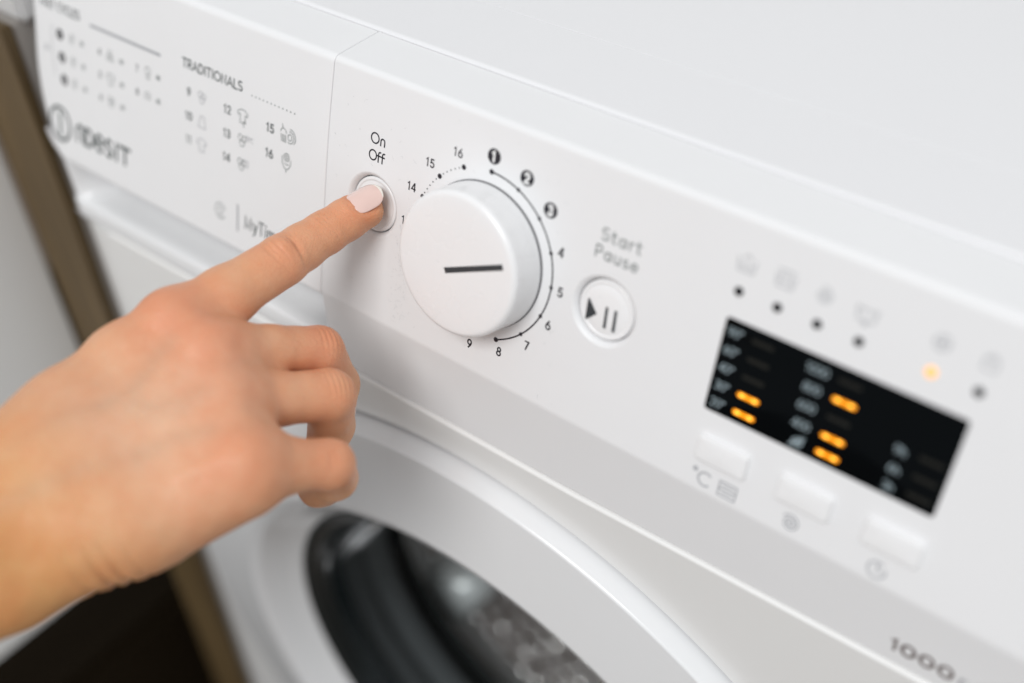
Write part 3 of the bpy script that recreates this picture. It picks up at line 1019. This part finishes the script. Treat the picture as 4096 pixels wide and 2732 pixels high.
cab = empty('kitchen_cabinet', (-270, 200, -800))
tag(cab, 'grey kitchen cabinet with dark wood front edge left of the washing machine', 'cabinet')
def keep(o, parent):
    o.parent = parent
    o.matrix_parent_inverse = Matrix.Translation(-parent.location)
    return o
keep(box(-291, -250, -5.0, 0.0, -800, 8, 'wooden_edge', WOOD, .6), cab)
keep(box(-290.5, -250.6, 0.2, 560, -800, 7, 'side_board', TAUPE, .6), cab)
keep(box(-900, -244, 2, 560, 8.4, 40, 'worktop', COUNTER, 2), cab)
keep(box(-312, -292, -470, -6, -352, 160, 'door', DOORG, 1.5), cab)
bx_ = box(-760, -331, -420, 330, -800, -470, 'shadow_block', plain('shadow_block_black', (0.014, 0.009, 0.004), .8, spec=.1), 8)  # near-black box added where there is only shadow under the cabinet door
tag(bx_, 'black box added to stand for the shadow below the grey cabinet door', 'box')
fl = mesh_object('floor', [(-2500, -2500, -802), (2500, -2500, -802), (2500, 1500, -802), (-2500, 1500, -802)], [(0, 1, 2, 3)], plain('brown_floor', (0.17, 0.13, 0.10), .6, vary=.3, vary_scale=3), smooth=False)
tag(fl, 'brown floor under the washing machine', None, None, 'structure')
wl = mesh_object('wall', [(-2500, 640, -802), (2500, 640, -802), (2500, 640, 1800), (-2500, 640, 1800)], [(0, 1, 2, 3)], plain('white_wall', (.72, .72, .71), .8), smooth=False)
tag(wl, 'white wall behind the washing machine', None, None, 'structure')

# ------------------------------------------------------------------ the hand
def roundcone(p, a, b, r1, r2):
    ba = b - a; l2 = ba @ ba; rr = r1 - r2; a2 = l2 - rr * rr; il2 = 1 / l2
    pa = p - a; y = pa @ ba; z = y - l2
    x2 = ((pa * l2 - y[:, None] * ba) ** 2).sum(1)
    y2 = y * y * l2; z2 = z * z * l2
    k = np.sign(rr) * rr * rr * x2
    d = (np.sqrt(x2 * a2 * il2) + y * rr) * il2 - r1
    m1 = np.sign(z) * a2 * z2 > k; m2 = np.sign(y) * a2 * y2 < k
    d = np.where(m2 & ~m1, np.sqrt(x2 + y2) * il2 - r1, d)
    d = np.where(m1, np.sqrt(x2 + z2) * il2 - r2, d)
    return d


def smin(a,b,k):
    h=np.maximum(k-np.abs(a-b),0)/k
    return np.minimum(a,b)-h*h*k*.25
def hand_field(p,N):
    # N: name -> (x,y,z,r)
    P={k:np.array(v[:3]) for k,v in N.items()}; R={k:v[3] for k,v in N.items()}
    def rc(a,b,ra=None,rb=None): return roundcone(p,P[a],P[b],ra or R[a],rb or R[b])
    # forearm and palm
    arm=smin(smin(rc('G_r','F_r'),rc('G_u','F_u'),30),rc('G_r','F_c'),20)
    if 'E_r' in P: arm=smin(arm,smin(rc('G_r','E_r'),rc('G_u','E_r'),16),10)
    arm=smin(arm,rc('F_r','W_r'),10); arm=smin(arm,rc('F_u','W_u'),10); arm=smin(arm,rc('F_c','W_c'),14)
    arm=smin(arm,smin(rc('F_r','F_c'),rc('F_c','F_u'),12),10)
    palm=smin(smin(rc('W_r','IB'),rc('IB','I_mcp'),6),rc('W_c','M_mcp'),12)
    palm=smin(palm,rc('W_c','R_mcp'),12); palm=smin(palm,rc('W_u','P_mcp'),12); palm=smin(palm,rc('W_c','RP',12),12)
    palm=smin(palm,smin(rc('W_r','W_c'),rc('W_c','W_u'),10),10)
    palm=smin(palm,rc('I_mcp','M_mcp',9,9),5); palm=smin(palm,rc('M_mcp','R_mcp',8.6,8.6),5); palm=smin(palm,rc('R_mcp','P_mcp',8,8),6)
    if 'PC' in P: palm=smin(palm,rc('PC','PD'),12)
    if 'IW' in P: palm=smin(palm,rc('IW','MW'),6)
    d=smin(palm,arm,14)
    if 'T_cmc' in P:
        th=smin(smin(rc('T_cmc','T_mcp'),rc('T_mcp','T_ip'),2),rc('T_ip','T_tip'),2)
        d=smin(d,th,4)
    fs=[]
    for F in 'IMRP':
        ks=[k for k in N if k.startswith(F+'_')]
        prox=roundcone(p,P[ks[0]],P[ks[1]],R[ks[0]],R[ks[1]])
        d=smin(d,prox,4.5)
        c=None
        for a,b in list(zip(ks,ks[1:]))[1:]:
            s=rc(a,b); c=s if c is None else smin(c,s,1.6)
        fs.append(c)
    for i,c in enumerate(fs): d=smin(d,c,2.2 if i else 3.0)
    return d
def mesh_field(fn,lo,hi,h,B=8):
    lo=np.asarray(lo,float); n=(np.ceil((np.asarray(hi)-lo)/h/B).astype(int))*B
    nb=n//B
    g=np.stack(np.meshgrid(*[np.arange(k) for k in nb],indexing='ij'),-1).reshape(-1,3)
    cen=lo+(g*B+(B-1)/2)*h
    d=fn(cen); keep=np.abs(d)<B*h*.95+2.0
    D=np.zeros(n,np.float32)
    Dv=D.reshape(nb[0],B,nb[1],B,nb[2],B)
    big=np.where(d<0,-9.,9.).astype(np.float32).reshape(nb)
    Dv[:]=big[:,None,:,None,:,None]
    kb=g[keep]; loc=np.stack(np.meshgrid(*[np.arange(B)]*3,indexing='ij'),-1).reshape(-1,3)
    CH=400
    for i in range(0,len(kb),CH):
        b=kb[i:i+CH]; idx=(b[:,None,:]*B+loc[None]).reshape(-1,3)
        D[idx[:,0],idx[:,1],idx[:,2]]=fn(lo+idx*h)
    # surface nets
    s=D<0
    c=np.zeros(tuple(n-1),np.int8)
    for dx in (0,1):
        for dy in (0,1):
            for dz in (0,1): c+=s[dx:n[0]-1+dx,dy:n[1]-1+dy,dz:n[2]-1+dz]
    act=(c>0)&(c<8); ids=-np.ones(act.shape,np.int32); cells=np.argwhere(act); ids[act]=np.arange(len(cells))
    acc=np.zeros((len(cells),3)); cnt=np.zeros(len(cells))
    cor=[(x,y,z) for x in (0,1) for y in (0,1) for z in (0,1)]
    for i,a in enumerate(cor):
        for j,b in enumerate(cor):
            if j<=i or sum(abs(a[t]-b[t]) for t in range(3))!=1: continue
            va=D[cells[:,0]+a[0],cells[:,1]+a[1],cells[:,2]+a[2]]; vb=D[cells[:,0]+b[0],cells[:,1]+b[1],cells[:,2]+b[2]]
            m=(va<0)!=(vb<0); t=np.where(m,va/(va-vb+1e-12),0)
            pt=np.array(a)+t[:,None]*(np.array(b)-np.array(a)); acc+=pt*m[:,None]; cnt+=m
    V=lo+(cells+acc/np.maximum(cnt,1)[:,None])*h
    F=[]
    for ax in range(3):
        o=[i for i in range(3) if i!=ax]
        sl=[slice(1,-1)]*3; a=list(sl); b=list(sl); a[ax]=slice(0,-1); b[ax]=slice(1,None)
        sa=s[tuple(a)]; sb=s[tuple(b)]; e=np.argwhere(sa!=sb)
        off=np.ones(3,int); off[ax]=0; e=e+off
        sg=s[e[:,0],e[:,1],e[:,2]]
        def cid(d1,d2):
            q=e.copy(); q[:,o[0]]-=d1; q[:,o[1]]-=d2; return ids[q[:,0],q[:,1],q[:,2]]
        Q=np.stack([cid(1,1),cid(0,1),cid(0,0),cid(1,0)],1)
        flip=sg if ax!=1 else ~sg
        Q[~flip]=Q[~flip][:,::-1]
        F.append(Q)
    F=np.concatenate(F)
    return V,F


HRES = 0.55
# joint positions in world mm with the flesh radius
HAND = {
    'I_mcp': (-53.28, -77.12, -1.03, 10.0),
    'I_pm': (-51.02, -59.25, -1.04, 8.9),
    'I_pip': (-48.28, -38.25, 0.49, 8.0),
    'I_mm': (-48.59, -29.24, 0.09, 7.35),
    'I_dip': (-47.8, -20.21, 0.42, 7.0),
    'I_dm': (-46.44, -12.01, 1.12, 6.7),
    'I_tip': (-44.54, -5.33, 1.93, 6.35),
    'M_mcp': (-37.31, -76.4, -4.49, 10.2),
    'M_pm': (-33.58, -60.4, -13.12, 7.6),
    'M_pip': (-29.24, -45.67, -21.77, 7.6),
    'M_dip': (-30.07, -40.55, -40.77, 6.9),
    'M_tip': (-25.73, -47.13, -44.96, 6.6),
    'R_mcp': (-24.88, -84.35, -9.72, 9.8),
    'R_pm': (-20.43, -70.69, -17.86, 7.8),
    'R_pip': (-15.03, -56.27, -24.54, 8.0),
    'R_dip': (-20.03, -53.83, -42.78, 7.2),
    'R_tip': (-18.76, -59.26, -48.28, 6.4),
    'P_mcp': (-4.95, -95.17, -13.81, 9.4),
    'P_pm': (-0.39, -85.98, -19.82, 7.6),
    'P_pip': (4.12, -75.26, -26.0, 7.3),
    'P_dip': (-1.1, -70.8, -39.39, 6.8),
    'P_tip': (-9.43, -71.24, -48.69, 6.7),
    'W_r': (-55.64, -115.97, -11.16, 11.0),
    'W_c': (-41.94, -123.72, -17.14, 13.0),
    'W_u': (-25.66, -128.82, -21.25, 11.3),
    'F_r': (-50.99, -133.44, -14.31, 12.6),
    'F_u': (-38.74, -152.09, -25.44, 12.3),
    'F_c': (-46.33, -143.53, -20.2, 14),
    'G_r': (-57.5, -168.81, -15.51, 15.0),
    'G_u': (-44.42, -180.96, -23.27, 15.0),
    'PC': (-18.18, -117.6, -23.17, 12.4),
    'PD': (-6.07, -98.16, -18.52, 9.8),
    'IB': (-56.55, -94.32, -5.69, 11.0),
    'RP': (-15.22, -90.45, -11.38, 8.6),
    'T_cmc': (-53.56, -110.57, -26.04, 11.0),
    'T_mcp': (-60.36, -80.89, -28.97, 10.0),
    'T_ip': (-57.07, -59.75, -31.47, 8.8),
    'T_tip': (-51.12, -47.82, -31.68, 7.8),
    'E_r': (-80.0, -345.0, -27.0, 28.0),
}
NI = (0.1913, -0.1405, 0.9714)


HP = {k: np.array(v[:3]) for k, v in HAND.items()}


def build_hand():
    P3 = np.array(list(HP.values()))
    Vh, Fh = mesh_field(lambda p: hand_field(p, HAND), P3.min(0) - 22, P3.max(0) + 22, HRES)
    me = bpy.data.meshes.new('person')
    me.from_pydata([tuple(v) for v in Vh * MM], [], [tuple(int(i) for i in f) for f in Fh])
    me.update()
    # light smoothing of the voxel surface, then creases along the normals
    bm = bmesh.new()
    bm.from_mesh(me)
    bmesh.ops.recalc_face_normals(bm, faces=bm.faces)
    for _ in range(3):
        bmesh.ops.smooth_vert(bm, verts=bm.verts, factor=0.5, use_axis_x=True, use_axis_y=True, use_axis_z=True)
    bm.to_mesh(me)
    bm.free()
    me.update()
    n = len(me.vertices)
    co = np.empty(n * 3); me.vertices.foreach_get('co', co); co = co.reshape(-1, 3) / MM
    no = np.empty(n * 3); me.vertices.foreach_get('normal', no); no = no.reshape(-1, 3)
    disp = np.zeros(n)
    # dorsal directions
    def frame(a, b, dn):
        ax = HP[b] - HP[a]; ax = ax / np.linalg.norm(ax)
        d = dn - ax * (dn @ ax); d /= np.linalg.norm(d)
        return ax, d, np.cross(ax, d)
    def local(o, fr):
        q = co - o; return q @ fr[0], q @ fr[1], q @ fr[2]
    def gs(x, s): return np.exp(-(x / s) ** 2)
    NIv = np.array(NI)
    # creases: (origin node, a, b, dorsal, list of (offset along axis, arc bend, depth, width, half-span))
    def creases(node, fr, items, rad):
        t, d, s = local(HP[node], fr)
        near = gs(np.sqrt(t ** 2 + d ** 2 + s ** 2) / (rad * 1.9), 1.0) 
        m = (d > -rad * .1)
        for off, bend, dep, wid, span, s0 in items:
            curve = off + bend * ((s - s0) / rad) ** 2
            disp[:] -= np.where(m, dep * 2.2 * gs(t - curve, wid) * gs((s - s0), span) * (np.sqrt(t ** 2 + s ** 2 + d ** 2) < rad * 2.4), 0)
    frI = frame('I_mm', 'I_dip', NIv); frD = frame('I_dip', 'I_tip', NIv); frP = frame('I_pm', 'I_pip', NIv)
    creases('I_dip', frI, [(-1.9, .8, .20, .45, 5.0, 0), (-.5, .5, .26, .40, 5.5, .5), (.8, -.2, .20, .40, 5.0, 0), (2.0, -.8, .15, .4, 4.5, 0), (3.1, -1.0, .08, .35, 4, .6)], 7.0)
    creases('I_pip', frP, [(-4.4, 2.0, .22, .6, 5.5, 0), (-2.9, 1.6, .20, .45, 5.0, 0), (-1.2, .8, .26, .45, 4.6, .3), (.6, .1, .20, .45, 4.5, 0), (2.2, -1.2, .24, .5, 5.0, 0), (4.0, -1.8, .55, .9, 4.2, 2.2), (5.2, -1.2, .15, .6, 4.8, 0)], 8.0)
    # raised pad of the knuckle
    t, d, s = local(HP['I_pip'], frP)
    disp += np.where(d > 0, .75 * gs(np.hypot(t - .6, (s - .6) * .85), 3.4), 0)
    for F_ in 'MRP':
        fr = frame(F_ + '_pm', F_ + '_pip', NIv * .8 + np.array([.3, -.1, .2]))
        creases(F_ + '_pip', fr, [(-3.2, 1.2, .12, .5, 5.0, 0), (-1.4, .6, .16, .5, 5.0, 0), (.4, 0, .16, .5, 5.0, 0), (2.2, -.5, .16, .5, 5.0, 0), (4.0, -.8, .14, .5, 5.0, 0), (5.6, -.8, .10, .5, 4.5, 0)], 7.6)
    # side line where the finger bends (index, lower side near the DIP)
    # extensor tendons and veins raised on the back of the hand
    def seg(a, b):
        ba = b - a; h = np.clip(((co - a) @ ba) / (ba @ ba), 0, 1)
        q = a + h[:, None] * ba; v = co - q
        return v, h
    BACK = np.array([0.30, -0.35, 0.89])
    back = np.clip(no @ BACK * 1.6, 0, 1)
    for a, b, w, hgt in (('I_mcp', 'W_r', 2.6, .6), ('M_mcp', 'W_c', 2.6, 1.0), ('R_mcp', 'W_c', 2.4, .8), ('P_mcp', 'W_u', 2.4, .7)):
        v, h = seg(HP[a], HP[b]); v = v - np.outer(v @ BACK, BACK)
        disp += hgt * gs(np.linalg.norm(v, axis=1), w) * back * np.clip(1.0 - h, 0, 1) * np.clip(h * 5, 0, 1)
    veins = [[(-42, -86, 6), (-40, -95, 4), (-37, -104, 0), (-40, -112, -3), (-46, -121, -6), (-48, -140, -8)], [(-22, -92, 0), (-24, -99, -1), (-30, -105, -2), (-37, -106, 0)], [(-12, -99, -2), (-19, -106, -5), (-23, -115, -8), (-31, -124, -12), (-40, -145, -15)]]
    veinmask = np.zeros(n)
    for pl in veins:
        for a, b in zip(pl, pl[1:]):
            v, h = seg(np.array(a, float), np.array(b, float)); v = v - np.outer(v @ BACK, BACK)
            g_ = gs(np.linalg.norm(v, axis=1), 1.5) * back
            veinmask = np.maximum(veinmask, gs(np.linalg.norm(v, axis=1), 3.0) * back)
            disp += .14 * g_
    # wrist creases on the little-finger side
    for off, dep in ((-1, .9), (3.0, 1.1), (8.5, .5), (-6, .35)):
        ax = (HP['F_u'] - HP['W_u']); ax /= np.linalg.norm(ax)
        t = (co - HP['W_u']) @ ax - 1 - off
        q = co - HP['W_u']; rad = np.linalg.norm(q - np.outer(q @ ax, ax), axis=1)
        low = np.clip((-(no @ np.array(C_ROT[:, 1]))) * 1.3, 0, 1)
        disp -= dep * gs(t + .10 * (q @ C_ROT[:, 0]) * 0, .9) * low * (rad < 22)
    # hollow behind the wrist bone and the bone itself
    for p_, r_, a_ in (((-29.3, -151.3, -15.1), 9.5, -2.4), ((-24, -140.5, -12.5), 9, .9), ((-31.5, -159, -26), 10, .8)):
        disp += a_ * gs(np.linalg.norm(co - np.array(p_), axis=1), r_)
    # hollows between the knuckles
    for a_, b_, am in (('I_mcp', 'M_mcp', -1.5), ('M_mcp', 'R_mcp', -1.2), ('R_mcp', 'P_mcp', -1.5)):
        mid_ = (HP[a_] * .5 + HP[b_] * .5) + BACK * 8 + np.array([2, 9, 0])
        disp += am * gs(np.linalg.norm(co - mid_, axis=1), 7.0)
    for k_, am in (('I_mcp', .9), ('M_mcp', 1.6), ('R_mcp', 1.2), ('P_mcp', 1.4)):
        disp += am * gs(np.linalg.norm(co - HP[k_] - BACK * HAND[k_][3], axis=1), 7.0)
    # nail folds
    def nail_fold(node_a, node_b, dn, off, L_, W_, amt):
        fr = frame(node_a, node_b, dn); t, d, s = local(HP[node_b], fr)
        e = np.sqrt(((t - off) / (L_ / 2 + .4)) ** 2 + (s / (W_ / 2 + .35)) ** 2)
        disp[:] += np.where((d > 0) & (t < off + L_ * .35), amt * gs(e - 1.06, .10), 0)
        disp[:] -= np.where((d > 0) & (t > off - L_ * .36), amt * 1.2 * np.clip((.98 - e) * 6, 0, 1), 0)
    nail_fold('I_dip', 'I_tip', NIv, .1, 12.6, 10.6, .30)
    # overall organic unevenness
    disp += .10 * np.sin(co[:, 0] * .55 + 1) * np.sin(co[:, 1] * .47) * np.sin(co[:, 2] * .6 + 2)
    co2 = co + no * disp[:, None]
    # fingertip flattened where it presses the button
    hh = -co2[:, 1] * CT + co2[:, 2] * ST
    lim = -1.15
    push = np.where(hh < lim, lim - hh, 0)
    co2 += np.outer(push, np.array([0, -CT, ST]))
    me.vertices.foreach_set('co', (co2 * MM).ravel())
    me.polygons.foreach_set('use_smooth', [True] * len(me.polygons))
    me.update()
    # pigment, plus the shade of the wrist hollow painted into the tone
    base = np.array([0.72, 0.39, 0.222]); red = np.array([0.71, 0.235, 0.125]); yel = np.array([0.67, 0.35, 0.125]); pale = np.array([0.80, 0.52, 0.36]); vein = np.array([0.50, 0.345, 0.235])
    c = np.tile(base, (n, 1))
    def blend(col, w): 
        c[:] = c * (1 - w[:, None]) + col * w[:, None]
    def near(p, r): return gs(np.linalg.norm(co - p, axis=1), r)
    blend(pale, .6 * gs(np.linalg.norm((co - np.array([-28, -100, 0])) * [1, .7, 1], axis=1), 24))
    blend(yel, .75 * np.clip((-co[:, 1] - 118) / 34, 0, 1))
    for k, r, w in (('I_mcp', 14, .5), ('M_mcp', 12, .42), ('R_mcp', 12, .38), ('P_mcp', 12, .45), ('I_pip', 9, .35), ('M_pip', 10, .45), ('R_pip', 9, .30), ('P_pip', 9, .40), ('I_tip', 8, .45), ('I_dip', 8, .25)):
        blend(red, min(.8, w * 1.2) * near(HP[k] + BACK * 4, r))
    blend(np.array([0.62, 0.29, 0.10]), .5 * near(np.array([-29.3, -151.3, -15.1]), 12))  # shade of the hollow by the wrist bone, painted into the skin colour
    blend(vein, .26 * veinmask)
    pad = near(HP['I_tip'] + np.array([4, 3, -3]), 6)
    blend(np.array([0.64, 0.36, 0.17]), .5 * pad)
    ca = me.color_attributes.new('skin_tone', 'FLOAT_COLOR', 'POINT')
    ca.data.foreach_set('color', np.c_[c, np.ones(n)].ravel())
    me.materials.append(SKIN)
    o = bpy.data.objects.new('person', me)
    COL.objects.link(o)
    tag(o, 'bare hand with pale pink nails, index finger pressing the power button', 'person')

    def nail(node_a, node_b, dn, off, L_, W_, R_, lift, tip=True):
        fr = frame(node_a, node_b, dn)
        V, F, FM = [], [], []
        nu, nv = 26, 20
        for i in range(nu + 1):
            u = -1 + 2 * i / nu
            for j in range(nv + 1):
                v = -1 + 2 * j / nv
                # square -> rounded outline: width narrows to the ends
                wloc = (1 - abs(u) ** (3.2 if u > 0 else 2.6) * (.48 if u > 0 else .62))
                s_ = v * W_ / 2 * wloc
                endcurve = (L_ / 2) * (u * (1 - .16 * v * v * abs(u)))
                phi = s_ / R_
                rr = R_
                dd = rr * math.cos(phi) - rr + lift - .55 * (u * 1.0) ** 2 - (0.9 if u < 0 else 0.0) * abs(u) ** 3
                ss = rr * math.sin(phi)
                V.append(tuple(HP[node_b] + fr[0] * (off + endcurve) + fr[1] * dd + fr[2] * ss))
        F = grid_faces(nu + 1, nv + 1)
        for i in range(nu):
            for j in range(nv):
                u = -1 + 2 * (i + .5) / nu; v = -1 + 2 * (j + .5) / nv
                FM.append(1 if (tip and u > .87 + .10 * v * v * 0 - .0) else 0)
        q = mesh_object('fingernail', V, F, NAIL, o, mats=[NAILTIP], fmat=None)
        for p, k in zip(q.data.polygons, FM): p.material_index = k
        so = q.modifiers.new('thickness', 'SOLIDIFY'); so.thickness = .0005; so.offset = 1
        ss_ = q.modifiers.new('smooth', 'SUBSURF'); ss_.levels = 1; ss_.render_levels = 1
        return q
    nail('I_dip', 'I_tip', NIv, .3, 13.4, 10.6, 6.4, 6.3)
    RT = np.array(C_ROT[:, 0])
    nail('M_dip', 'M_tip', RT + .2 * NIv, 0.5, 10.5, 9.6, 6.2, 6.75)
    nail('R_dip', 'R_tip', RT, 0.5, 10.0, 9.0, 6.0, 6.4)
    nail('P_dip', 'P_tip', RT * .9 - np.array(C_ROT[:, 1]) * .35, -1.0, 9.0, 8.2, 6.0, 6.6)
    return o


build_hand()

# ------------------------------------------------------------------ lint and fine dust on the plastic
rng = random.Random(11)
V, F = [], []
def fibre(x, z, s):
    a = rng.uniform(0, 6.28); k = rng.uniform(-1.6, 1.6); pts = [(x, z)]
    for _ in range(rng.randint(3, 7)):
        a += k * rng.uniform(.3, 1.0)
        pts.append((pts[-1][0] + s * math.cos(a), pts[-1][1] + s * math.sin(a)))
    ribbon(pts, rng.uniform(.035, .07), V, F)
def inside_btn(x, z): return any(math.hypot(x - bx, z - bz) < 12 for bx, bz in BTN) or math.hypot(x, z) < 24.6
for _ in range(75):
    t = rng.gauss(0, 1)
    x = -31.5 + rng.gauss(0, 2.2) + .08 * t; z = rng.uniform(-38, -6)
    if x > -29 + (-z - 8) * .25: x -= 2
    if not inside_btn(x, z): fibre(x, z, rng.uniform(.12, .3))
for _ in range(110):
    x, z = rng.uniform(-66, 40), rng.uniform(-38, 40)
    if not inside_btn(x, z): fibre(x, z, rng.uniform(.12, .32))
W3 = [pw(x, z, .09) for x, z in V]
o = mesh_object('lint', W3, F, LINT, None, smooth=False)
tag(o, 'tiny grey lint fibres scattered on the white control panel', None, None, 'stuff')
